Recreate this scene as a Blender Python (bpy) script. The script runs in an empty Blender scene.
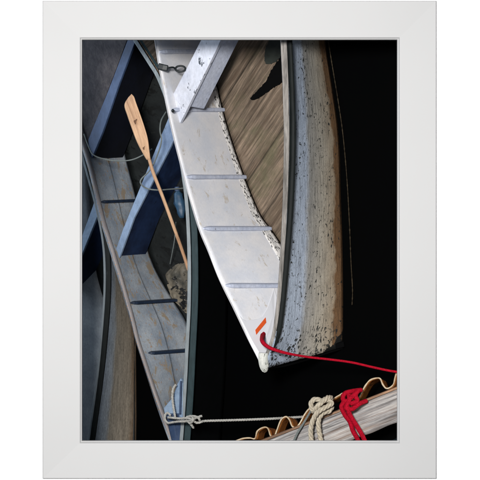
import bpy, math, random
from mathutils import Vector, noise
random.seed(7)
S = bpy.context.scene
COL = S.collection
# ------------------------------------------------------------------ geometry of the place
# the wall with its framed opening lies at y = 0; behind it the boats float on a sloping-seen water sheet
D = 12.0; E = math.radians(60); D0 = 1.3
SE, CE, TE = math.sin(E), math.cos(E), math.tan(E)
DOWN = Vector((CE, SE, 0)); UP = -DOWN                 # "down to the water" in the framed scene
def P(u, v, d):
    k = (D + d) / D
    return Vector(((u-240)/100*k, d, (240-v)/100*k))
def W(u, v, h):
    a = (u-240)/100
    d = (D0 + (1.6-a)/TE - h/SE) / (1 + a/(D*TE))
    return P(u, v, d)
# ------------------------------------------------------------------ materials
class NT:
    def __init__(s, name, rough=.6, spec=.3):
        m = bpy.data.materials.new(name); m.use_nodes = True
        s.m = m; s.t = m.node_tree; s.b = s.t.nodes['Principled BSDF']
        s.b.inputs['Roughness'].default_value = rough
        s.b.inputs['Specular IOR Level'].default_value = spec
    def n(s, typ, **kw):
        x = s.t.nodes.new(typ)
        for k, v in kw.items(): setattr(x, k, v)
        return x
    def l(s, a, b): s.t.links.new(a, b)
    def vec(s, src='Object', scale=(1,1,1), rot=(0,0,0)):
        tc = s.n('ShaderNodeTexCoord'); mp = s.n('ShaderNodeMapping')
        mp.inputs['Scale'].default_value = scale; mp.inputs['Rotation'].default_value = rot
        if any(rot):
            mp.inputs['Scale'].default_value = (1,1,1); s.l(tc.outputs[src], mp.inputs['Vector'])
            m2 = s.n('ShaderNodeMapping'); m2.inputs['Scale'].default_value = scale
            s.l(mp.outputs['Vector'], m2.inputs['Vector']); return m2.outputs['Vector']
        s.l(tc.outputs[src], mp.inputs['Vector']); return mp.outputs['Vector']
    def noise(s, vec, scale=5, detail=6, rough=.6, dist=0):
        x = s.n('ShaderNodeTexNoise'); s.l(vec, x.inputs['Vector'])
        x.inputs['Scale'].default_value = scale; x.inputs['Detail'].default_value = detail
        x.inputs['Roughness'].default_value = rough; x.inputs['Distortion'].default_value = dist
        return x.outputs['Fac']
    def ramp(s, fac, stops, interp='LINEAR'):
        r = s.n('ShaderNodeValToRGB'); s.l(fac, r.inputs['Fac']); cr = r.color_ramp; cr.interpolation = interp
        while len(cr.elements) < len(stops): cr.elements.new(.5)
        for e, (p, c) in zip(cr.elements, stops):
            e.position = p; e.color = (c, c, c, 1) if isinstance(c, (int, float)) else (*c, 1)
        return r.outputs['Color']
    def mix(s, fac, a, b, mode='MIX'):
        x = s.n('ShaderNodeMix', data_type='RGBA', blend_type=mode)
        if isinstance(fac, (int, float)): x.inputs[0].default_value = fac
        else: s.l(fac, x.inputs[0])
        for i, c in ((6, a), (7, b)):
            if isinstance(c, tuple): x.inputs[i].default_value = (*c, 1)
            else: s.l(c, x.inputs[i])
        return x.outputs[2]
    def col(s, c):
        if isinstance(c, tuple): s.b.inputs['Base Color'].default_value = (*c, 1)
        else: s.l(c, s.b.inputs['Base Color'])
    def bump(s, fac, strength=.3, dist=.01):
        x = s.n('ShaderNodeBump'); x.inputs['Strength'].default_value = strength
        x.inputs['Distance'].default_value = dist
        s.l(fac, x.inputs['Height']); s.l(x.outputs[0], s.b.inputs['Normal'])
    def sep(s, vec, i):
        x = s.n('ShaderNodeSeparateXYZ'); s.l(vec, x.inputs[0]); return x.outputs[i]
def lin(r, g, b):
    f = lambda c: (c/255/12.92) if c/255 <= .04045 else ((c/255+.055)/1.055)**2.4
    return (f(r), f(g), f(b))
def painted(name, base, base2, chip, thr=.66, scale=9, stretch=(1,1,1), wear=None, wthr=.6, rough=.55, src='UV', spec=.3, fine=1.0, grime=.78, bs=.35):
    """old paint: soft tone changes, grime, sharp little chips"""
    k = NT(name, rough, spec)
    v0 = k.vec(src, (1,1,1)); v1 = k.vec(src, stretch)
    tone = k.ramp(k.noise(v0, 3, 8, .6), [(.36, base2), (.62, base)])
    gr = k.ramp(k.noise(v1, 26*fine, 8, .7), [(.36, grime), (.62, 1.0)])
    c = k.mix(1, tone, gr, 'MULTIPLY')
    if wear:
        wf = k.ramp(k.noise(v1, scale*.35, 9, .72, .4), [(wthr, 0), (wthr+.05, 1)])
        c = k.mix(wf, c, wear)
    ch = k.noise(v1, scale*1.9, 10, .66, .2)
    cf = k.ramp(ch, [(thr, 0), (thr+.025, 1)])
    c = k.mix(cf, c, chip)
    k.col(c); k.bump(ch, bs, .012)
    return k.m
def flat(name, c, rough=.7, spec=.2, var=.75, scale=14, stretch=(1,1,1)):
    k = NT(name, rough, spec)
    n = k.noise(k.vec('Object', stretch), scale, 8, .65)
    k.col(k.mix(1, c, k.ramp(n, [(.3, var), (.65, 1.0)]), 'MULTIPLY')); k.bump(n, .25, .008)
    return k.m
M = {}
M['white'] = painted('white_paint', lin(229,227,228), lin(212,215,223), lin(96,88,78), .715, 11, (2.2,1.2,1), wear=lin(196,188,178), wthr=.585, grime=.92, bs=.08)
M['white_rib'] = painted('white_trim_paint', lin(196,201,216), lin(176,184,204), lin(60,60,58), .66, 10, (1,1,1), src='Object')
M['white_thwart'] = painted('thwart_paint', lin(198,201,212), lin(180,186,202), lin(44,50,58), .615, 7, (1,1,.5), src='Object')
M['white_edge'] = painted('white_edge_paint', lin(178,176,176), lin(160,160,166), lin(100,88,78), .66, 11, (1,1.5,1))
M['white_cap'] = painted('chipped_cap_paint', lin(206,206,200), lin(176,180,174), lin(62,66,54), .585, 7, (1,1,1), src='UV')
M['white_flaky'] = painted('flaking_white_paint', lin(232,228,224), lin(196,194,192), lin(26,28,28), .535, 5, (.7,2.0,1))
def hull_mat():
    k = NT('weathered_hull_paint', .6, .25)
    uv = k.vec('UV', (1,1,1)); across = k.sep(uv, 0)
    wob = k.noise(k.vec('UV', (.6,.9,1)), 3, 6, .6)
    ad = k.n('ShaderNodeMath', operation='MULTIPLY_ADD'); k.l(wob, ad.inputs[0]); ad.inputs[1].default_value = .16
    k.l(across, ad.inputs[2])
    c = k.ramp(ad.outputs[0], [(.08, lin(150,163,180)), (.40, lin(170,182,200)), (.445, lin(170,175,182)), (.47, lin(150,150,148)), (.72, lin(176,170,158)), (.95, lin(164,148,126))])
    # strong rust-brown tide mark beside the waterline
    rf = k.ramp(ad.outputs[0], [(1.0, 0), (1.0, 0)])
    tide = k.n('ShaderNodeMath', operation='MULTIPLY_ADD'); k.l(wob, tide.inputs[0]); tide.inputs[1].default_value = .26; k.l(across, tide.inputs[2])
    rf = k.ramp(tide.outputs[0], [(.96, 0), (1.08, 1)])
    c = k.mix(rf, c, lin(118,90,64))
    st = k.noise(k.vec('UV', (14, 1.1, 1)), 3.2, 9, .75, .3)
    c = k.mix(1, c, k.ramp(st, [(.36, .48), (.54, 1.0)]), 'MULTIPLY')
    fn = k.noise(k.vec('UV', (7, 3, 1)), 14, 8, .7)
    c = k.mix(1, c, k.ramp(fn, [(.32, .66), (.60, 1.06)]), 'MULTIPLY')
    ch = k.noise(k.vec('UV', (3.2, 2.2, 1)), 9.5, 8, .62, .6)
    # more flaking away from the rail
    th = k.n('ShaderNodeMath', operation='MULTIPLY_ADD'); nb = k.n('ShaderNodeMapRange'); k.l(k.sep(uv, 1), nb.inputs[0]); nb.inputs[1].default_value = HULL_E-.5; nb.inputs[2].default_value = HULL_E; nb.inputs[3].default_value = 0; nb.inputs[4].default_value = .085
    k.l(across, th.inputs[0]); th.inputs[1].default_value = -.02; k.l(ch, th.inputs[2])
    t2 = k.n('ShaderNodeMath', operation='ADD'); k.l(th.outputs[0], t2.inputs[0]); k.l(nb.outputs[0], t2.inputs[1]); th = t2
    cl = k.ramp(k.noise(k.vec('UV', (1.5,.9,1)), 2.6, 3, .5), [(.38, 0), (.62, .075)]); t3 = k.n('ShaderNodeMath', operation='ADD'); k.l(th.outputs[0], t3.inputs[0]); k.l(cl, t3.inputs[1]); th = t3
    cf = k.ramp(th.outputs[0], [(.635, 0), (.65, 1)])
    c = k.mix(cf, c, lin(40,42,42))
    # bare black foot of the stem
    y = k.sep(uv, 1)
    ft = k.n('ShaderNodeMath', operation='MULTIPLY_ADD'); k.l(k.noise(k.vec('UV', (3,3,1)), 3.5, 8, .7, .5), ft.inputs[0]); ft.inputs[1].default_value = .5
    fa = k.n('ShaderNodeMath', operation='MULTIPLY_ADD'); k.l(across, fa.inputs[0]); fa.inputs[1].default_value = .62; k.l(y, fa.inputs[2]); k.l(fa.outputs[0], ft.inputs[2])
    bf = k.ramp(ft.outputs[0], [(0, 0), (1, 1)])
    t = k.n('ShaderNodeMath', operation='GREATER_THAN'); k.l(ft.outputs[0], t.inputs[0]); t.inputs[1].default_value = HULL_V
    c = k.mix(t.outputs[0], c, lin(16,17,17))
    k.col(c); k.bump(st, .5, .015)
    return k.m
def wood(name, a, b, dark, stretch, scale=4, rot=(0,0,0), src='Object', rough=.75, contrast=(.3,.7), green=None, seams=0, blot=None):
    k = NT(name, rough, .15)
    v = k.vec(src, stretch, rot)
    g = k.noise(v, scale, 10, .7, .3)
    big = k.noise(k.vec(src, (1,1,1)), 2.2, 5, .6)
    c = k.ramp(g, [(contrast[0], dark), ((contrast[0]+contrast[1])/2, b), (contrast[1], a)])
    c = k.mix(1, c, k.ramp(big, [(.3, .72), (.7, 1.08)]), 'MULTIPLY')
    if green: c = k.mix(k.ramp(k.noise(k.vec(src,(1,1,1)), 3.3, 6, .6), [(.5, 0), (.7, .7)]), c, green)
    if blot: c = k.mix(k.ramp(k.noise(v, scale*.45, 7, .65), [(.50, 0), (.66, .85)]), c, blot)
    if seams:
        x = k.sep(k.vec(src, (seams, 0, 0), rot), 0)
        fr_ = k.n('ShaderNodeMath', operation='FRACT'); k.l(x, fr_.inputs[0])
        c = k.mix(1, c, k.ramp(fr_.outputs[0], [(0, .35), (.03, .45), (.06, .92), (.12, 1), (.9, 1.0), (1, .8)]), 'MULTIPLY')
    fine = k.noise(v, scale*5, 6, .7)
    c = k.mix(1, c, k.ramp(fine, [(.35, .7), (.55, 1.0)]), 'MULTIPLY')
    k.col(c); k.bump(g, .5, .015)
    return k.m
M['brown_floor'] = wood('bare_brown_bottom_boards', lin(140,122,105), lin(112,98,84), lin(78,68,58), (15,0,.9), 1.7, (0, math.radians(-34), 0), green=lin(88,86,64), contrast=(.38,.62), seams=2.6, blot=lin(84,70,58))
M['rail'] = wood('weathered_grey_rail', lin(176,170,164), lin(132,128,124), lin(72,70,66), (12,12,.8), 2.5)
M['rail_dark'] = flat('dark_rub_rail', lin(24,28,28), .6, .1, .4, 9, (3,3,.5))
M['black'] = flat('black_hull_and_shade', lin(7,8,9), .7, .03)  # also the blue boat's outer side, whose shade is in this colour
M['patch_black'] = flat('patch_black', (.0015,.0015,.0016), .6, .05, .9)
M['blue_side'] = painted('grey_blue_worn_paint', lin(148,154,160), lin(112,122,134), lin(140,112,88), .61, 8, (2,1.4,1), wear=lin(130,118,102), wthr=.535)
_m = M['blue_side']; _t = _m.node_tree; _b = _t.nodes['Principled BSDF']; _src = _b.inputs['Base Color'].links[0].from_socket
_tc = _t.nodes.new('ShaderNodeTexCoord'); _sx = _t.nodes.new('ShaderNodeSeparateXYZ'); _t.links.new(_tc.outputs['UV'], _sx.inputs[0])
_rp = _t.nodes.new('ShaderNodeValToRGB'); _t.links.new(_sx.outputs[0], _rp.inputs[0])
while len(_rp.color_ramp.elements) < 4: _rp.color_ramp.elements.new(.5)
for _e, (_p, _c) in zip(_rp.color_ramp.elements, ((.50, 1), (.515, .25), (.53, .8), (.56, 1))): _e.position = _p; _e.color = (_c, _c, _c, 1)
_mx = _t.nodes.new('ShaderNodeMix'); _mx.data_type = 'RGBA'; _mx.blend_type = 'MULTIPLY'; _mx.inputs[0].default_value = 1
_t.links.new(_src, _mx.inputs[6]); _t.links.new(_rp.outputs[0], _mx.inputs[7]); _t.links.new(_mx.outputs[2], _b.inputs['Base Color'])
M['blue_edge'] = painted('brown_worn_edge', lin(142,140,140), lin(112,112,118), lin(160,122,92), .55, 16, (1,2,1))
M['navy_rib'] = flat('navy_rib_paint', lin(30,42,60), .5, .3, .6)
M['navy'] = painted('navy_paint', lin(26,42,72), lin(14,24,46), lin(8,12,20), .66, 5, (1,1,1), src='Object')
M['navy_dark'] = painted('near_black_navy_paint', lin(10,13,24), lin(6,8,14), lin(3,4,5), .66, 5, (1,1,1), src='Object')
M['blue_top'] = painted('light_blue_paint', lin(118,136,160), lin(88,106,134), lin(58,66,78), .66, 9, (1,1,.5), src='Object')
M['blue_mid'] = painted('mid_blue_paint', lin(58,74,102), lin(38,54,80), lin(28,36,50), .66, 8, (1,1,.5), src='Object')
M['blue_pale'] = painted('pale_blue_paint', lin(128,146,166), lin(104,124,148), lin(60,64,70), .68, 9, (1,1,1), src='Object')
M['seat_grey'] = wood('charcoal_seat', lin(80,76,76), lin(66,63,66), lin(46,45,48), (3,3,1.2), 6, (0, math.radians(20), 0))
M['teal_rail'] = flat('teal_grey_rail', lin(42,58,62), .6, .12, .55, 10, (3,3,.6))
M['rail_light'] = flat('pale_grey_rail', lin(124,132,136), .55, .3, .6, 10, (3,3,.6))
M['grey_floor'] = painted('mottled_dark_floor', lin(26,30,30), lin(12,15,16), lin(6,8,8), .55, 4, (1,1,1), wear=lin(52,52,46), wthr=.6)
M['oar_wood'] = wood('varnished_oar_wood', lin(212,172,136), lin(190,152,120), lin(146,104,76), (9,4,.5), 1.5, (0, math.radians(20), 0), rough=.45)
M['knot_wood'] = flat('dark_knot', lin(92,62,40), .6)
M['jug'] = flat('blue_plastic', lin(44,72,96), .45, .3, .5, 9)
M['grey_line'] = flat('grey_line', lin(104,110,108), .7)
M['dark_iron'] = flat('dark_iron', lin(16,24,28), .5, .4, .6)
M['orange'] = flat('orange_sticker', lin(226,92,40), .5, .3, .8, 30)
M['red'] = flat('red_rope', lin(168,10,36), .85, .08, .35, 70)
M['beige'] = flat('beige_rope', lin(178,168,150), .85, .1, .6, 30)
M['pale_rope'] = flat('pale_rope', lin(166,164,158), .85, .1, .6, 30)
M['dull_brown'] = flat('dull_brown_line', lin(60,52,40), .8, .1, .1, 11)
M['beam'] = wood('silver_dock_timber', lin(184,180,176), lin(148,146,146), lin(78,74,72), (6.5,.5,1), 2.2, contrast=(.36,.62), src='UV', blot=lin(128,104,86))
M['beam_edge'] = wood('brown_timber_edge', lin(176,140,112), lin(132,104,84), lin(70,56,46), (.8,4,9), 3, (0, math.radians(21.4), 0))
M['teal_board'] = wood('dark_teal_board', lin(46,66,74), lin(26,40,48), lin(10,14,18), (.8,4,9), 2, (0, math.radians(21.4), 0))
M['rust'] = painted('rusty_iron', lin(184,116,52), lin(136,78,38), lin(70,36,20), .58, 8, (1,1,1), src='Object')
M['rust_edge'] = painted('pale_cut_edge', lin(196,180,154), lin(160,136,106), lin(130,80,46), .60, 10, (1,1,1), src='Object')
def plain(name, c, rough=.6, spec=.2):
    k = NT(name, rough, spec); n = k.noise(k.vec('Object'), 1.3, 3, .5)
    k.col(k.mix(1, c, k.ramp(n, [(.3, .985), (.7, 1.0)]), 'MULTIPLY')); return k.m
M['wall'] = plain('white_wall_paint', (.93,.93,.93), .9, .1)
M['frame'] = plain('satin_frame_lacquer', (.448,.449,.451), .6, .1)
M['lip'] = plain('frame_lip_lacquer', (.42,.42,.42), .6, .1)
k = NT('black_water', .5, .012)
k.col((.0008,.0009,.001)); k.bump(k.noise(k.vec('Object', (1,1,1)), 2.5, 5, .5), .2, .02); M['water'] = k.m
# ------------------------------------------------------------------ object helpers
def tag(o, label=None, cat=None, group=None, kind=None):
    if label: o['label'] = label
    if cat: o['category'] = cat
    if group: o['group'] = group
    if kind: o['kind'] = kind
    return o
def thing(name, label, cat, loc, group=None):
    o = bpy.data.objects.new(name, None); COL.objects.link(o); o.location = loc; o.empty_display_size = .1
    return tag(o, label, cat, group)
def origin(parent):
    v = Vector((0,0,0))
    while parent: v += Vector(parent.location); parent = parent.parent
    return v
def obj(name, verts, faces, mat, parent=None, uvs=None, smooth=False, org=None):
    base = origin(parent); loc = Vector((0,0,0))
    if parent is None or True:
        c = Vector(org) if org is not None else sum(verts, Vector())/len(verts)
        loc = c - base
    me = bpy.data.meshes.new(name); me.from_pydata([tuple(v-base-loc) for v in verts], [], faces); me.update()
    if uvs:
        l = me.uv_layers.new(name='UVMap')
        for lp in me.loops: l.data[lp.index].uv = uvs[lp.vertex_index]
    for p in me.polygons: p.use_smooth = smooth
    mats = mat if isinstance(mat, list) else [mat]
    for m in mats: me.materials.append(M[m])
    o = bpy.data.objects.new(name, me); COL.objects.link(o); o.location = loc
    if parent: o.parent = parent
    return o
def cr(pts, n):
    """Catmull-Rom resample, evenly by arc length"""
    p = [Vector(q) for q in pts]
    if len(p) == 2: dense = [p[0].lerp(p[1], i/40) for i in range(41)]
    else:
        q = [p[0]*2-p[1]] + p + [p[-1]*2-p[-2]]; dense = []
        for i in range(1, len(q)-2):
            a, b, c, d = q[i-1], q[i], q[i+1], q[i+2]
            for j in range(16):
                t = j/16
                dense.append(.5*((2*b)+(c-a)*t+(2*a-5*b+4*c-d)*t*t+(3*b-a-3*c+d)*t**3))
        dense.append(p[-1])
    L = [0]
    for i in range(1, len(dense)): L.append(L[-1]+(dense[i]-dense[i-1]).length)
    out = []; j = 0
    for i in range(n):
        s = L[-1]*i/(n-1)
        while j < len(L)-2 and L[j+1] < s: j += 1
        seg = L[j+1]-L[j]; out.append(dense[j].lerp(dense[j+1], (s-L[j])/seg if seg else 0))
    return out
def sheet(name, A, B, mat, parent, thick=.035, n=70, m=14, wob=.004, world=False, bulge=0):
    a = cr(A, n); b = cr(B, n)
    if not world: a = [W(*p) for p in a]; b = [W(*p) for p in b]
    verts, uvs, s = [], [], 0
    for i in range(n):
        if i: s += (a[i]-a[i-1]).length*.5 + (b[i]-b[i-1]).length*.5
        for j in range(m+1):
            t = j/m; q = a[i].lerp(b[i], t)
            q = q + Vector((0, -1, 0))*(noise.noise(q*2.3)*wob*2 + bulge*math.sin(math.pi*t))
            verts.append(q); uvs.append((t, s))
    faces = [(i*(m+1)+j, i*(m+1)+j+1, (i+1)*(m+1)+j+1, (i+1)*(m+1)+j) for i in range(n-1) for j in range(m)]
    f = faces[len(faces)//2]; nn = (verts[f[1]]-verts[f[0]]).cross(verts[f[3]]-verts[f[0]])
    if nn.y > 0: faces = [tuple(reversed(f)) for f in faces]
    o = obj(name, verts, faces, mat, parent, uvs, True)
    if thick:
        md = o.modifiers.new('thickness', 'SOLIDIFY'); md.thickness = thick; md.offset = -1
    o['span'] = s
    return o, s
def sweep(name, path, prof, mat, parent, n=None, up=Vector((0,-1,0)), bevel=0, smooth=False, taper=None):
    """closed profile (a,b) swept along world path; a across, b towards 'up'"""
    pts = path if n is None else cr(path, n)
    N = len(pts); V, uvs = [], []; s = 0
    k = len(prof)
    for i, p in enumerate(pts):
        t = (pts[min(i+1,N-1)]-pts[max(i-1,0)]).normalized()
        side = t.cross(up).normalized(); u2 = side.cross(t).normalized()
        if i: s += (p-pts[i-1]).length
        f = taper(i/(N-1)) if taper else 1
        for q, (x, y) in enumerate(prof):
            V.append(p + side*x*f + u2*y*f); uvs.append((q/k, s))
    F = [(i*k+j, i*k+(j+1)%k, (i+1)*k+(j+1)%k, (i+1)*k+j) for i in range(N-1) for j in range(k)]
    F += [tuple(reversed(range(k))), tuple(range((N-1)*k, N*k))]
    o = obj(name, V, F, mat, parent, uvs, smooth)
    if bevel:
        b = o.modifiers.new('bevel', 'BEVEL'); b.width = bevel; b.segments = 2; b.limit_method = 'ANGLE'
    return o
def rect(w0, w1, h0, h1): return [(w0,h0),(w1,h0),(w1,h1),(w0,h1)]
def circ(r, k=10): return [(r*math.cos(2*math.pi*i/k), r*math.sin(2*math.pi*i/k)) for i in range(k)]
def prism(name, top, vec, mat, parent, bevel=.006, cuts=0):
    """polygon 'top' (world points) pushed along vec"""
    k = len(top); V = list(top) + [p+vec for p in top]
    F = [tuple(range(k)), tuple(reversed(range(k, 2*k)))] + [(i, i+k, (i+1)%k+k, (i+1)%k) for i in range(k)]
    o = obj(name, V, F, mat, parent)
    if bevel:
        b = o.modifiers.new('bevel', 'BEVEL'); b.width = bevel; b.segments = 2; b.limit_method = 'ANGLE'
    import bmesh
    bm = bmesh.new(); bm.from_mesh(o.data); bmesh.ops.recalc_face_normals(bm, faces=bm.faces); bm.to_mesh(o.data); bm.free()
    return o
def tube_data(pts, r, k=10, V=None, F=None, closed=False):
    V = [] if V is None else V; F = [] if F is None else F
    b0 = len(V); N = len(pts); up = Vector((.13,-1,.21)).normalized()
    prev = None
    for i, p in enumerate(pts):
        t = (pts[min(i+1,N-1)]-pts[max(i-1,0)]).normalized()
        if prev is None: side = t.cross(up).normalized()
        else: side = (prev - t*prev.dot(t)).normalized()
        prev = side; u2 = side.cross(t)
        rr = r(i/(N-1)) if callable(r) else r
        for j in range(k):
            a = 2*math.pi*j/k; V.append(p + side*math.cos(a)*rr + u2*math.sin(a)*rr)
    for i in range(N-1):
        for j in range(k): F.append((b0+i*k+j, b0+i*k+(j+1)%k, b0+(i+1)*k+(j+1)%k, b0+(i+1)*k+j))
    F.append(tuple(reversed(range(b0, b0+k)))); F.append(tuple(range(b0+(N-1)*k, b0+N*k)))
    return V, F
def strand_data(pts, r, V, F, pitch=None, strands=3):
    """laid rope: strands twisted about the path"""
    pitch = pitch or r*6.5; N = len(pts); up = Vector((.13,-1,.21)).normalized()
    s = 0; prev = None; fr = []
    for i, p in enumerate(pts):
        t = (pts[min(i+1,N-1)]-pts[max(i-1,0)]).normalized()
        side = t.cross(up).normalized() if prev is None else (prev - t*prev.dot(t)).normalized()
        prev = side
        if i: s += (p-pts[i-1]).length
        fr.append((p, side, side.cross(t), s))
    for q in range(strands):
        path = [p + (a*math.cos(2*math.pi*(s/pitch+q/strands)) + b*math.sin(2*math.pi*(s/pitch+q/strands)))*r*.5 for p, a, b, s in fr]
        tube_data(path, r*.56, 7, V, F)
def rope(name, paths, r, mat, parent=None, laid=True, pitch=None, dens=.006):
    V, F = [], []
    for pp in paths:
        L = sum((Vector(pp[i+1])-Vector(pp[i])).length for i in range(len(pp)-1))
        pts = cr(pp, max(8, int(L/dens)))
        if laid: strand_data(pts, r, V, F, pitch)
        else: tube_data(pts, r, 12, V, F)
    o = obj(name, V, F, mat, parent, smooth=True); return o

# ------------------------------------------------------------------ setting: wall, water
WX, WZ = 6.5, 6.5
ix0, ix1, iz0, iz1 = -1.62, 1.61, -2.04, 2.04
V, F = [], []
for y in (0.0, .09):
    for x, z in ((-WX,-WZ),(WX,-WZ),(WX,WZ),(-WX,WZ),(ix0,iz0),(ix1,iz0),(ix1,iz1),(ix0,iz1)): V.append(Vector((x,y,z)))
for i in range(4):
    j = (i+1)%4
    F.append((i, j, 4+j, 4+i)); F.append((8+j, 8+i, 12+i, 12+j)); F.append((4+i, 4+j, 12+j, 12+i)); F.append((j, i, 8+i, 8+j))
wall = obj('wall', V, F, 'wall', org=(0,0,0))
tag(wall, 'plain bright white wall around the picture frame', 'wall')
n = 24; V, F = [], []
o0 = W(470, 240, 0)
for i in range(n+1):
    for j in range(n+1):
        V.append(Vector((o0.x, o0.y, 0)) + Vector((-SE, CE, 0))*(9.0*i/n)*1.0 + Vector((0,0,-7+14*j/n)))
# water lies in the plane spanned by the z axis and the direction away from the viewer
away = Vector((-math.sin(E), math.cos(E), 0))
F = [(i*(n+1)+j, (i+1)*(n+1)+j, (i+1)*(n+1)+j+1, i*(n+1)+j+1) for i in range(n) for j in range(n)]
tag(obj('water', V, F, 'water', org=o0), kind='structure')

# ------------------------------------------------------------------ picture frame
fr = thing('picture_frame', 'wide white mitred picture frame on the white wall round the boats', 'picture frame', (0,-.03,0))
OX0, OX1, OZ0, OZ1 = -1.975, 1.965, -2.385, 2.392
IX0, IX1, IZ0, IZ1 = -1.580, 1.573, -2.008, 2.003
# profile from outside to inside: (t 0..1 over the width, y)
prof = [(0, 0.0), (.028, -.042), (.038, -.050), (.945, -.026), (.962, -.030), (.972, -.018), (1.0, -.010), (1.0, .03)]
oc = [(OX0,OZ1),(OX1,OZ1),(OX1,OZ0),(OX0,OZ0)]; ic = [(IX0,IZ1),(IX1,IZ1),(IX1,IZ0),(IX0,IZ0)]
for s in range(4):
    a, b = s, (s+1)%4; V = []; k = len(prof)
    for c in (a, b):
        for t, y in prof:
            V.append(Vector((oc[c][0]+(ic[c][0]-oc[c][0])*t, y-.002, oc[c][1]+(ic[c][1]-oc[c][1])*t)))
    F = [(i, i+1, k+i+1, k+i) for i in range(k-1)]
    F += [tuple(range(k)), tuple(reversed(range(k, 2*k)))]
    m = obj('frame_rail', V, F, ['frame', 'lip'], fr)
    for p in m.data.polygons:
        if p.index in (4, 5, 6): p.material_index = 1
    m.data.update()

# ------------------------------------------------------------------ white boat
wb = thing('rowing_boat', 'white rowing boat with grey weathered outer side and orange sticker at its bow', 'boat', W(300, 200, 0))
H = 1.3
port = [(140,-60,H),(149,0,H),(155,38,H),(160,70,H),(171,125,H),(185,180,H),(198.3,226,H),(208.9,252,H),(220,280,H),(234.7,310,H),(249,340,H),(258,357.5,H),(263,369,H)]
pch = [(172,-60,.06),(192,0,.06),(205,45,.06),(216,88,.06),(227,130,.06),(243,177,.06),(258,213,.06),(270,230,.06),(283,250,.07),(305,290,.09),(320,320,.05),(334,344,-.02)]
port_o = sheet('planked_side', port, pch, 'white', wb, .012, 100, 16)[0]
# bottom boards
sheet('bottom_board', [(a+2, b, c) for a, b, c in pch[:-1]], [(300,-60,.05),(310,0,.05),(318,45,.05),(323,88,.05),(328,130,.05),(331,177,.05),(333,213,.05),(334,230,.05),(334,250,.05),(332,290,.05),(328,310,.05),(325,325,.03)], 'brown_floor', wb, .03, 80, 18)
sheet('chine_strip', [(u-7, v+(3 if v>80 else 0), h+.16) for u, v, h in pch[2:11]], [(u+1, v, h+.02) for u, v, h in pch[2:11]], 'white_flaky', wb, .03, 70, 4, .003)
# starboard outer side
sg = [(284,-60,H),(285,0,H),(286,40,H),(288,90,H),(289,140,H),(287.5,200,H),(285,250,H),(281,300,H),(276,335,H),(268,358,H),(263.5,369,H)]
sc = [(312,-60,0),(320,0,0),(325,40,0),(333,90,0),(339,138,0),(341,200,0),(342.5,250,0),(343,300,0),(343,325,0),(343,338,0),(343,347,.02)]
HULL_V = 4.9
M['hull'] = None
a = cr(sg, 110); b = cr(sc, 110)
tot = sum(((W(*a[i])-W(*a[i-1])).length + (W(*b[i])-W(*b[i-1])).length)*.5 for i in range(1, 110))
HULL_V = tot + .70; HULL_E = tot
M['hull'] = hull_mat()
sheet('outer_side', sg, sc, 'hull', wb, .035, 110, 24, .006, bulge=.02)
# rails
gp = [W(u-2.2, v, h) for u, v, h in sg[:-1]]
sweep('gunwale', cr(gp, 90), rect(-.036,.04,-.03,.03), 'rail', wb, bevel=.01, taper=lambda t: 1-.5*t)
gp2 = [W(u+x, v, h-.03) for (u, v, h), x in zip(sg[:-1], (3.6,3.6,3.6,3.6,3.4,2.6,1.2,.6,.4,.4))]
sweep('rub_rail', cr(gp2, 90), [(-.034,-.02),(-.034,.022),(-.018,.03),(.004,.028),(.024,.012),(.032,-.02)], 'rail_dark', wb, bevel=.004, taper=lambda t: (.55+.75*min(1, t*1.4))*(1 if t < .93 else 1-.7*(t-.93)/.07))
pe = [W(u-.3, v, h) for u, v, h in port]
sweep('gunwale', cr(pe, 90), rect(-.007,.007,-.03,.004), 'white_edge', wb, bevel=.004)
# ribs
def hp(line, chine, v):
    L = cr(line, 300); C2 = cr(chine, 300)
    f = lambda Q: min(Q, key=lambda p: abs(p[1]-v))
    return f(L), f(C2)
def rib(parent, line, chine, v, u0, u1, w, t, mat, tilt=0, marks=None):
    g, c = hp(line, chine, v)
    def pt(u):
        k = (u-g[0])/(c[0]-g[0]); return W(u, v+tilt*(u-u0)/(u1-u0), g[2]+(c[2]-g[2])*k)
    pts = [pt(u0 + (u1-u0)*i/20) for i in range(21)]
    return sweep('rib', pts, [(-w,-.01),(w,-.01),(w*.8,t),(-w*.5,t)], mat, parent, bevel=.006, taper=lambda q: min(1, .35+q*9))
for v, u0, u1 in ((-10,152,192),(52,159,206),(110,171,224),(177,186,246),(228.5,203,269),(285.5,225,285)):
    rib(wb, port, pch, v, u0, u1, .030, .045, 'white_rib')
# thwart: plank + apron
top = [W(u, v, 1.10) for u, v in ((245,-40),(267,-48),(221,40),(178,127),(171,98),(201,40))]
prism('thwart', top, DOWN*.05, 'white_thwart', wb, .006)
top = [W(u, v, 1.045) for u, v in ((262,-46),(266,-47),(221.5,41),(189,106),(186,106))]
o = prism('apron', top, DOWN*.32, 'white_rib', wb, .004)
# bolt ends and iron fitting
for u, v in ((173,111),):
    c = W(u, v, 1.3 if u < 180 else 1.12); pts = [c+Vector((0,.03,0)), c-Vector((0,.04,0))]
    rope('bolt', [pts], .018, 'dark_iron', wb, False)
lk = sweep('oarlock', [W(158,66,1.34), W(163,67.5,1.32), W(168,68.5,1.29)], rect(-.035,.035,-.02,.02), 'dark_iron', wb, bevel=.012)
c = W(180.5, 69, 1.12)
ring = [c + Vector((math.cos(a)*.055, -.01+math.sin(a)*.01, math.sin(a)*.034)) for a in [2*math.pi*i/24 for i in range(25)]]
rope('ring', [[W(168,68,1.29), W(173,67.5,1.2), W(175.5,69,1.14)], ring], .011, 'dark_iron', lk, False)
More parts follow.
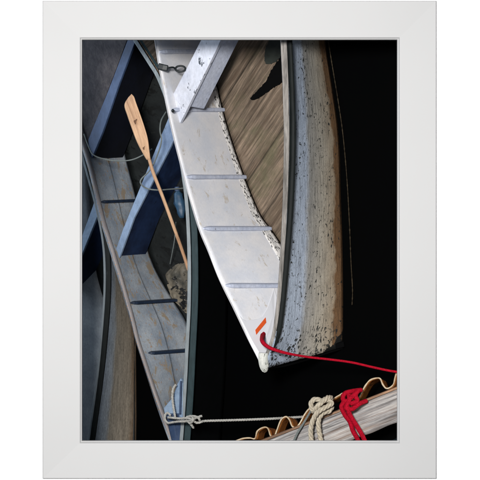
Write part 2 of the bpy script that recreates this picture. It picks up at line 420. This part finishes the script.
# things fixed flat on the inner side: find the surface there
from mathutils.bvhtree import BVHTree
_pb = origin(port_o); _bvh = BVHTree.FromPolygons([v.co + _pb for v in port_o.data.vertices], [list(p.vertices) for p in port_o.data.polygons])
def on_port(u, v, off=.006):
    a_, b_ = P(u, v, -1), P(u, v, 4); dr = (b_-a_).normalized()
    h_ = _bvh.ray_cast(a_, dr)
    return (h_[0] if h_[0] is not None else W(u, v, 1.3)) - dr*off
bo = [(238.5,314),(242,318.5),(246,321),(251,319.8),(257,319.3),(262,317),(267,309),(271,298),(274,288),(278,300),(275,330),(270,343),(265,355),(260.5,355),(251.5,339.5)]
prism('breasthook', [on_port(u, v, .013) for u, v in bo], Vector((0,.010,0)), 'white', wb, .003)
prism('sticker', [on_port(u, v, .022) for u, v in ((255.3,330),(265.6,317.3),(266.3,322.5),(256.2,334.8))], Vector((0,.006,0)), 'orange', wb, 0)
prism('rope_hole', [on_port(262.8+2.4*math.cos(a_), 335+2.2*math.sin(a_), .018) for a_ in [2*math.pi*i/14 for i in range(14)]], Vector((0,.004,0)), 'dark_iron', wb, 0)
# stem post with white cap
st = [W(264,368.5,1.22), W(285,365.5,.86), W(305,360,.55), W(325,353.5,.28), W(343,348,.0)]
sweep('stem_post', cr(st, 30), rect(-.016,.014,-.05,.006), ['black'], wb, bevel=.012)
sweep('stem_cap', cr([W(263.2,353,1.34), W(263,360,1.34), W(264.8,368.5,1.31), W(267,370,1.27)], 14), [(-.058,-.05),(.055,-.05),(.058,.0),(.025,.02),(-.03,.02),(-.06,0)], 'white_cap', wb, bevel=.014, taper=lambda t: .85 if t < .5 else .85-.35*((t-.5)/.5)**2)
# flaked bow plank under the rail
sweep('skeg', cr([W(317,350,.38), W(331,347,.18), W(343.5,344,.03)], 10), rect(-.03,.035,-.02,.02), 'black', wb, bevel=.01)
# black patch and a dark olive one on the bottom boards
black_outline = [(293,44),(284,52),(277,62),(271,71),(266,81),(257,91),(250,99),(257,99),(267,92),(276,86),(284,81),(293,77)]
olive_dark = [(293,26),(276,30),(268,42),(264,54),(266,64),(273,63),(280,58),(293,50)]
M['olive_dark'] = flat('olive_dark_wood', lin(44,48,44), .5, .2, .5, 12)
prism('olive_patch', [W(p.x+1.2*noise.noise(p*.35), p.y+1.2*noise.noise(p*.5+Vector((9,0,0))), .070) for p in cr([(u, v, 0) for u, v in olive_dark], 70)], DOWN*.012, 'olive_dark', wb, 0)
prism('black_patch', [W(p.x+.9*noise.noise(p*.6), p.y+1.2*noise.noise(p*.5+Vector((9,0,0))), .075) for p in cr([(u, v, 0) for u, v in black_outline], 90)], DOWN*.012, 'patch_black', wb, 0)

# ------------------------------------------------------------------ blue boat
bb = thing('rowing_boat', 'grey-blue rowing boat with navy seats, worn brown paint and an oar inside', 'boat', W(190, 250, 0))
H2 = .80
bport = [(50,-20,H2),(62,60,H2),(74,115,H2),(84,148,H2),(91,171,H2),(97,197,H2),(103,222,H2),(115,261,H2),(130,312,H2),(137,340,H2),(150,380,H2),(160,409,H2),(167,428,H2),(174,446,H2),(180,462,H2)]
bch = [(92,-20,.06),(104,60,.06),(117,120,.06),(128,165,.06),(135,192,.06),(141,220,.06),(147,246,.06),(157,272,.06),(175,303,.06),(187,324,.06),(193,350,.08),(195,380,.08),(194,410,.1),(190,436,.2),(186,455,.3)]
sheet('planked_side', bport, bch, 'blue_side', bb, .035, 110, 16)
sheet('side_edge', [(u-.5,v,h+.01) for u,v,h in bport], [(u+3,v,h-.03) for u,v,h in bport], 'blue_edge', bb, .03, 110, 2, .003)
sgb = [(104,-20,H2),(124,20,H2),(136,40,H2),(150,62,H2),(160,79,H2),(171,110,H2),(180,150,H2),(186.5,190,H2),(189.5,230,H2),(190.5,270,H2),(190,310,H2),(188,350,H2),(186,390,H2),(184,420,H2),(182,445,H2),(181,462,H2)]
scb = [(150,-20,0),(168,20,0),(178,40,0),(190,62,0),(200,79,0),(209,110,0),(216,150,0),(221,190,0),(225,230,0),(227,270,0),(228,310,0),(227,350,0),(225,390,0),(223,420,0),(221,445,.05),(218,462,.1)]
sheet('outer_side', sgb, scb, 'black', bb, .03, 90, 10, .004)  # hull side in shade, its darkness put into the colour
sheet('outer_plank', [(u+3,v,h-.03) for u,v,h in sgb[:5]], [(u+22,v,h-.4) for u,v,h in sgb[:5]], 'brown_floor', bb, .012, 30, 6, .002)
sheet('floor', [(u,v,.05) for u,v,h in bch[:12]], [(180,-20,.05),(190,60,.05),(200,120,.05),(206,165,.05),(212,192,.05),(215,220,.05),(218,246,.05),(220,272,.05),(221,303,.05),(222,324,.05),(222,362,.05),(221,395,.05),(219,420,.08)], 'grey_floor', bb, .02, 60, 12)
sweep('gunwale', cr([W(u-1,v,h) for u,v,h in sgb], 90), rect(-.02,.022,-.03,.02), 'rail_light', bb, bevel=.006)
sweep('rub_rail', cr([W(u+4.6,v,h-.04) for u,v,h in sgb], 90), rect(-.038,.036,-.03,.02), 'teal_rail', bb, bevel=.008, taper=lambda t: .35 if t < .2 else min(1, .35+(t-.2)*5))
for v, u0, u1, tl in ((202,101,137,-1.5),(303,130,175,-3),(353,148,189,-3)):
    rib(bb, bport, bch, v, u0, u1, .022, .05, 'navy_rib', tl)
# middle bulkhead: light top edge, navy face
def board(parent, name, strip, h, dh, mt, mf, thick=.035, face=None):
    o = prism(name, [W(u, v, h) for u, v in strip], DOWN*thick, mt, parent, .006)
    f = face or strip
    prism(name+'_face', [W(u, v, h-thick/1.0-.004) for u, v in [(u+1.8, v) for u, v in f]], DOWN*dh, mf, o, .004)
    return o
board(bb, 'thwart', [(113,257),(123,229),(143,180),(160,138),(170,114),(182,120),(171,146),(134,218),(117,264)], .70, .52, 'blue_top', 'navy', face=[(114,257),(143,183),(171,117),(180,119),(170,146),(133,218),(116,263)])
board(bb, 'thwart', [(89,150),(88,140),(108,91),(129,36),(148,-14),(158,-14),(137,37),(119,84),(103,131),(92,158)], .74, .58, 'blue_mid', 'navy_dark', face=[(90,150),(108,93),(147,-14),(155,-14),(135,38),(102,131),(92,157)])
prism('stern_seat', [W(u, v, .72) for u, v in ((20,-30),(146,-30),(127,40),(108,90),(89,141),(84,150),(60,150),(20,60))], DOWN*.04, 'seat_grey', bb, .004)
# breasthook and stem head
prism('breasthook', [W(u, v, .83) for u, v in ((180.5,378),(183,384),(182.5,418),(165,418),(163.5,408),(172,398),(177,384))], DOWN*.05, 'blue_pale', bb, .01)
sweep('stem_post', cr([W(173.5,414,.86), W(175.5,428,.84), W(179,446,.8), W(184,462,.74)], 12), [(-.085,-.06),(.085,-.06),(.075,.0),(.01,.035),(-.075,.0)], 'blue_mid', bb, bevel=.01, taper=lambda t: 1.05-.3*t)
rope('knee', [[W(181,381,.87), W(180.5,400,.87), W(180,414,.87)]], .012, 'blue_mid', bb, False)

# ------------------------------------------------------------------ third boat at the left
gb = thing('rowing_boat', 'grey weathered rowing boat cut off at the lower left corner of the frame', 'boat', W(120, 350, 0))
H2 = .66
gg = [(70,90,H2),(86,160,H2),(98,205,H2),(105,240,H2),(107,270,H2),(106.5,300,H2),(104,335,H2),(100,375,H2),(94,420,H2),(88,460,H2),(80,500,H2)]
gc = [(100,90,0),(112,160,0),(120,205,0),(126,240,0),(130,270,0),(134,300,0),(136.5,335,0),(137,375,0),(137,420,0),(136,460,0),(134,500,0)]
k = NT('weathered_grey_hull', .65, .2)
uv = k.vec('UV'); ac = k.sep(uv, 0); nn = k.noise(k.vec('UV', (1,.7,1)), 3, 6)
ma = k.n('ShaderNodeMath', operation='MULTIPLY_ADD'); k.l(nn, ma.inputs[0]); ma.inputs[1].default_value = .2; k.l(ac, ma.inputs[2])
c = k.ramp(ma.outputs[0], [(.15, lin(122,134,148)), (.40, lin(126,132,138)), (.48, lin(122,116,106)), (.9, lin(138,128,114)), (1, lin(110,92,74))])
st_ = k.noise(k.vec('UV', (9, 1.2, 1)), 3, 9, .72, .3)
c = k.mix(1, c, k.ramp(st_, [(.33, .55), (.6, 1.05)]), 'MULTIPLY')
c = k.mix(1, c, k.ramp(k.noise(k.vec('UV', (4,2.5,1)), 12, 8, .7), [(.36, .7), (.6, 1.05)]), 'MULTIPLY')
k.col(c); k.bump(st_, .4, .012); M['hull2'] = k.m
sheet('outer_side', gg, gc, 'hull2', gb, .03, 90, 16, .005, bulge=.02)
sweep('gunwale', cr([W(u-2.2,v,h) for u,v,h in gg], 80), rect(-.012,.014,-.03,.02), 'rail_light', gb, bevel=.005)
sweep('rub_rail', cr([W(u+1.4,v,h-.02) for u,v,h in gg], 80), rect(-.03,.03,-.03,.02), 'rail_dark', gb, bevel=.008)
gport = [(30,90,H2),(34,205,H2),(38,270,H2),(44,335,H2),(52,420,H2),(62,500,H2)]
gpch = [(84,90,.08),(90,205,.08),(96,270,.08),(112,335,.08),(116,420,.08),(118,500,.08)]
M['blue_in'] = painted('pale_grey_blue_inner_paint', lin(166,172,178), lin(136,144,152), lin(70,70,68), .66, 9, (2,1.2,1))
sheet('planked_side', gport, gpch, 'blue_in', gb, .03, 60, 12)
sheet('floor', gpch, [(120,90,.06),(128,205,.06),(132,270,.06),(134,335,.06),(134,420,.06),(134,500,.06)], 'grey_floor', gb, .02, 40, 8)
board(gb, 'thwart', [(60,282),(82,236),(96,197),(99,189),(108,192),(101,207),(83,252),(66,290)], .56, .56, 'blue_pale', 'navy', face=[(61,281),(96,200),(100,190),(107,192),(100,207),(65,289)])

# ------------------------------------------------------------------ things in the boats
oar = thing('oar', 'pale wooden oar with flat blade, lying across the blue boat', 'oar', W(160, 185, .9))
Lp = cr([(131.2,94.3,1.25),(127.5,98.5,1.25),(124.3,105.5,1.24),(127.3,116,1.22),(132,129.5,1.2),(137,142.5,1.18),(142.5,153,1.16),(146.6,160,1.14)], 44)
Rp = cr([(131.8,94.1,1.25),(134.2,97,1.25),(136.2,103,1.24),(140.2,114,1.22),(144.6,127,1.2),(147.9,139,1.18),(149.4,150,1.16),(150.6,159.5,1.14)], 44)
V, F = [], []
for i in range(44):
    a_, b_ = W(*Lp[i]), W(*Rp[i]); c_ = (a_+b_)/2; t_ = i/43; th = .010 + .012*t_**3
    for q in range(12):
        g_ = 2*math.pi*q/12; cx = math.copysign(abs(math.cos(g_))**.7, math.cos(g_))
        V.append(c_ + (b_-a_)*.5*cx + Vector((0,-1,0))*th*math.sin(g_))
k_ = 12
F = [(i*k_+j, i*k_+(j+1)%k_, (i+1)*k_+(j+1)%k_, (i+1)*k_+j) for i in range(43) for j in range(k_)] + [tuple(reversed(range(k_))), tuple(range(43*k_, 44*k_))]
bl = obj('blade', V, F, 'oar_wood', oar, smooth=True)
V, F = tube_data(cr([W(*p) for p in ((148,155,1.15),(153,172,1.1),(162,195,1.0),(172,222,.9),(182,250,.72),(189,271,.62))], 60), .0195, 14)
obj('shaft', V, F, 'oar_wood', oar, smooth=True)
for ku, kv in ((135.5,121.5),(144,148)):
  c = W(ku, kv, 1.22 if kv < 130 else 1.175); V = []
  for i in range(12):
      a_ = 2*math.pi*i/12; r_ = (.013 if kv < 130 else .009)*(1+.4*math.sin(3*a_)); V.append(c + Vector((math.cos(a_)*r_*1.3, -.0145, math.sin(a_)*r_*1.9+math.cos(a_)*.012)))
  prism('wood_knot', V, Vector((0,.01,0)), 'knot_wood', bl, 0)

jug = thing('plastic_jug', 'small translucent blue plastic jug in the shade under the white boat edge', 'jug', W(180, 204, .5))
V, F = [], []
for i in range(13):
    t = i/12; v_ = 189+29*t; w = .062*math.sin(math.pi*min(.97, max(.03, .12+.80*t)))**.6
    if t < .15: w = .025
    cc = W(177.5+4.5*t, v_, .55)
    for q in range(14):
        a_ = 2*math.pi*q/14; g = 1+.35*noise.noise(Vector((math.cos(a_)*2, math.sin(a_)*2, t*5))); V.append(cc + Vector((math.cos(a_)*w*g, math.sin(a_)*w*.8*g, 0)))
F = [(i*14+j, i*14+(j+1)%14, (i+1)*14+(j+1)%14, (i+1)*14+j) for i in range(12) for j in range(14)] + [tuple(reversed(range(14))), tuple(range(12*14, 13*14))]
jb = obj('bottle', V, F, 'jug', jug, smooth=True)
V, F = tube_data([W(177,187,.55), W(177.3,191,.55)], .03, 12); obj('cap', V, F, 'blue_mid', jug)

o = rope('cord', [[W(*p) for p in ((84,134,1.0),(88,145,1.02),(93,154.5,1.04),(104,159,1.0),(118,161,.95),(131,160,.92),(141,156,.88),(152,149,.7))]], .008, 'grey_line', None, True)
tag(o, 'thin grey cord looped over the upper seat end of the blue boat', 'cord')
o = rope('cord', [[W(*p) for p in ((166,112,.6),(161,121,.95),(160,131,1.05),(161.5,141,1.08),(157,156,1.02),(150,170,1.02),(141.5,179,1.04),(141,184,1.04),(147,188.5,1.0),(158,190,.95),(172,189,.7),(185,188,.5))]], .0085, 'grey_line', None, True)
tag(o, 'thin pale cord hooked round the middle seat beside the oar shaft', 'cord')
o = rope('cord', [[W(*p) for p in ((176,222,.5),(174.5,240,.4),(172,254,.3),(170,264,.2))]], .006, 'grey_line', None, False)
tag(o, 'short dark cord dangling to the floor below the oar shaft', 'cord')
# thin blotched grey-brown patch over the floor
cv = thing('floor_patch', 'blotched grey-brown patch on the floor below the oar shaft in the blue boat', 'rag', W(180, 285, .1))
V, F = [], []; nu, nv = 26, 34
for i in range(nu+1):
    for j in range(nv+1):
        s_, t = i/nu, j/nv
        left = 192-26*math.sin(math.pi*min(1, t*1.05)**.62)**.6 - 3*noise.noise(Vector((t*7, 2, 0)))
        u = left + (204-left)*s_; v = 262+56*t
        hh = .065 + .018*math.sin(math.pi*s_)**.7*math.sin(math.pi*t)**.6*(1+.9*noise.noise(Vector((s_*4, t*6, 1.3)))) + .03*noise.noise(Vector((s_*14, t*18, 5)))
        V.append(W(u, v, hh))
F = [(i*(nv+1)+j, i*(nv+1)+j+1, (i+1)*(nv+1)+j+1, (i+1)*(nv+1)+j) for i in range(nu) for j in range(nv)]
M['patch_blotches'] = painted('blotched_patch', lin(112,104,90), lin(58,58,54), lin(16,17,17), .54, 5, (1,1,1), src='Object')
o = obj('patch_sheet', V, F, 'patch_blotches', cv, smooth=True)

# ------------------------------------------------------------------ lines
rr = [on_port(263,334.2,-.02), on_port(262.6,336.5,.03), W(262.2,341,1.34), W(266,345.5,1.38), W(274,349.5,1.38), W(288,353.5,1.3), W(308,357,1.1), W(330,359.5,.95), W(352,362.5,.8), W(374,367.5,.7), W(391,371,.6), W(412,374,.5)]
V, F = tube_data(cr(rr, 260), lambda t: .030-.0175*min(1, t*2.6), 12)
o = obj('mooring_rope', V, F, 'red', None, smooth=True)
tag(o, 'red mooring rope running from the white bow across black water', 'rope')
o = rope('mooring_rope', [
    [W(*p) for p in ((176,384.5,.93),(173.2,389,.95),(172.4,397,.96),(173.4,407,.97),(174.6,414,1.0),(175.4,419,1.02))],
    [W(*p) for p in ((170.5,415.5,1.0),(167.5,413,.98),(165,415.5,.98),(165.2,420,1.0),(168,423,1.02),(172,422.5,1.04),(178,421.6,1.05),(186,421.4,1.06),(191,420.5,1.1),(196,418,1.12),(202,415.8,1.1))],
    [W(*p) for p in ((168,417.5,1.0),(173,418,1.05),(180,418.6,1.06),(187,418.2,1.08),(192,419.6,1.1),(196,422.6,1.1),(200,422.4,1.08),(205,421,1.05),(225,420.4,.95),(250,419.6,.85),(275,418.5,.75),(300,417,.55),(330,415.5,.35))],
    [W(*p) for p in ((186,420,1.04),(189,422.5,1.08),(191.5,425,1.08),(193.6,428,1.05))],
    [W(*p) for p in ((190,416,1.06),(192.5,417.5,1.13),(193,421,1.14),(190.5,423.5,1.1))],
    [W(*p) for p in ((187,417,1.06),(193,416.2,1.12),(198,417.5,1.12),(200,420.5,1.1))],
    ], .0135, 'pale_rope', None, True, dens=.004)
tag(o, 'pale twisted rope knotted round the bow of the blue boat', 'rope')
wl = [(324,20),(328,40),(333,70),(338,100),(343,135),(347,180),(349.5,225),(351,262),(352.5,290),(352,305)]  # thin brown line of uneven width just above the water
V, F = tube_data(cr([W(u, v, .05) for u, v in wl], 400), lambda t: .0055+.005*noise.noise(Vector((t*110,0,0))), 7)
tag(obj('brown_line', V, F, 'dull_brown', None, smooth=True), 'thin broken brown line on black water right of the white boat', 'line')

# ------------------------------------------------------------------ dock timber and corrugated edge, in the lower right corner
def Q(u, v, d): return P(u, v, d)
tb = thing('dock_timber', 'silvery grey dock timber crossing the lower right corner', 'timber', Q(340, 425, .75))
dirv = (Q(420,380,.62)-Q(230,454.6,.62)).normalized()
n_, m_ = 60, 10; V, uvs = [], []
for i in range(n_+1):
    for j in range(m_+1):
        t = i/n_; s_ = j/m_
        a_ = Q(225, 456.5, .62).lerp(Q(450, 368, .62), t); perp = Vector((.366,0,-.93))
        wear = .012*noise.noise(Vector((t*9, s_*2.5, 3)))+.006*noise.noise(Vector((t*30, s_*14, 7)))
        V.append(a_ + perp*(.33*s_ + (.01*noise.noise(Vector((t*14, 0, 2))) if j in (0, m_) else 0)) + Vector((0, wear-.02*math.sin(math.pi*s_), 0))); uvs.append((s_, t*3))
F = [(i*(m_+1)+j, i*(m_+1)+j+1, (i+1)*(m_+1)+j+1, (i+1)*(m_+1)+j) for i in range(n_) for j in range(m_)]
fc = obj('face', V, F, 'beam', tb, uvs, True)
md = fc.modifiers.new('t', 'SOLIDIFY'); md.thickness = .28; md.offset = -1
sweep('top_edge', cr([Q(226,455.2,.60), Q(340,410.6,.60), Q(450,366.8,.60)], 60), rect(-.012,.010,-.03,.014), 'beam_edge', tb, bevel=.004)
lb = thing('dock_board', 'dark teal board below the silvery dock timber in the corner', 'board', Q(385, 440, .8))
prism('plank', [Q(u, v, .80) for u, v in ((330,468),(450,418),(450,450),(350,490))], Vector((0,.1,0)), 'teal_board', lb, .004)
cs = thing('corrugated_sheet', 'rusty corrugated metal edge waving along the top of the dock timber', 'metal sheet', Q(320, 425, .8))
wave = [(205,452),(213,447),(222,450),(228,445),(236,441),(243,438.5),(250,438),(255,438.5),(257.5,431),(264,427.3),(268,428.6),(270.5,435.5),(274,437),(277,430),(281,420),(286,416.7),(289.5,420),(292,426),(296,427.5),(300,423),(305,414),(310,408),(317,403.5),(325,401),(332,399.5),(338,396),(343,393.5),(349,393),(352,399),(356,401),(360,396),(364,388),(369,381),(375,378.3),(380,378.6),(382.5,384),(386,388.3),(390,387.5),(393.5,384),(395.5,376),(399,368),(404,364),(410,366),(416,372)]
front = cr([Q(u, v, .70) for u, v in wave], 300)
V, uvs = [], []
for i, p in enumerate(front):
    for j in range(5): V.append(p + Vector((.11, .35, -.078))*(j/4)); uvs.append((j/4, i*.01))
F = [(i*5+j, i*5+j+1, (i+1)*5+j+1, (i+1)*5+j) for i in range(299) for j in range(4)]
o = obj('sheet', V, F, 'rust', cs, uvs, True); md = o.modifiers.new('t', 'SOLIDIFY'); md.thickness = .008; md.offset = 0
V, F = tube_data(front, lambda t: .0085+.004*noise.noise(Vector((t*60, 3, 0))), 8)
obj('cut_edge', V, F, 'rust_edge', cs, smooth=True)
def K(*pts): return [Q(u, v, d) for u, v, d in pts]
o = rope('knotted_rope', [
    K((322,409,.54),(316,411.5,.50),(311.8,408.5,.48),(311.3,402.5,.48),(315.5,399.2,.48),(322,400.8,.47),(328,400.2,.46),(331.5,403.5,.45),(326,407,.42),(318.5,411.5,.40),(313.5,419,.43),(310.8,429,.46),(311.5,440,.47),(314,452,.48)),
    K((332,406.5,.53),(329,411,.49),(323,413,.47),(319,419,.48),(318.6,428,.48),(320.5,438,.48),(322,450,.48)),
    K((313.5,412,.50),(317,407,.42),(322,402,.41),(327.5,397.8,.46),(331.5,398,.54)),
    ], .027, 'beige', None, True, dens=.005, pitch=.15)
tag(o, 'thick beige twisted rope knotted over the dock timber', 'rope')
o = rope('cord', [K((292,446,.52),(297,434,.53),(303,424,.55),(309,414,.56),(313,407,.55))], .012, 'grey_line', None, True)
tag(o, 'thin grey cord slanting up the dock timber left of the beige knot', 'cord')
o = rope('knotted_rope', [
    K((361,390,.62),(352,391.3,.52),(345,393.5,.50),(343,399,.50),(347,401,.47),(353,396,.46),(358,391,.50)),
    K((343,395,.56),(343.5,402,.49),(341.5,407,.47),(345,415,.48),(350,422,.49),(353,431,.49),(357,438,.50),(361,447,.52)),
    K((347,400,.50),(347.5,407,.45),(350,415,.46),(356,425,.47),(362,435,.48),(367,446,.50)),
    K((349,395,.50),(349,401,.45),(346,408,.45),(352,409,.45),(359,404,.47),(366,401,.56)),
    K((357,391,.52),(355.5,396,.47),(357,401,.46),(350,404,.45)),
    ], .0245, 'red', None, False, dens=.006)
tag(o, 'thick red rope knotted round the dock timber', 'rope')

# ------------------------------------------------------------------ light, camera, world
def area(name, loc, target, size, power, col):
    L = bpy.data.lights.new(name, 'AREA'); L.shape = 'DISK'; L.size = size; L.energy = power; L.color = col
    o = bpy.data.objects.new(name, L); COL.objects.link(o); o.location = loc
    o.rotation_euler = (Vector(target)-Vector(loc)).to_track_quat('-Z', 'Y').to_euler(); return o
area('key_lamp', (-1.3, -11.0, 1.25), (0,0,0), 1.4, 2250, (1, .985, .965))
area('sky_fill_lamp', (-5.5, 1.2, 2.5), (0, 1.6, 0), 3.5, 180, (.74, .86, 1))  # added bluish fill hidden behind the wall, standing in for sky light
area('warm_fill_lamp', (2.9, .55, -1.3), (-.3, 1.4, -.7), .9, 23, (1, .92, .82))  # added warm fill hidden behind the wall to brighten the boats
w = bpy.data.worlds.new('World'); S.world = w; w.use_nodes = True
w.node_tree.nodes['Background'].inputs[0].default_value = (.62, .78, 1, 1)
w.node_tree.nodes['Background'].inputs[1].default_value = .06
cam = bpy.data.cameras.new('camera'); co = bpy.data.objects.new('camera', cam); COL.objects.link(co)
co.location = (0, -D, 0); co.rotation_euler = (math.radians(90), 0, 0)
cam.sensor_width = 36; cam.lens = 36*D/4.8; cam.clip_end = 100
S.camera = co
S.view_settings.view_transform = 'Standard'; S.view_settings.look = 'None'
S.view_settings.exposure = 0; S.view_settings.gamma = 1
S.render.engine = 'CYCLES'
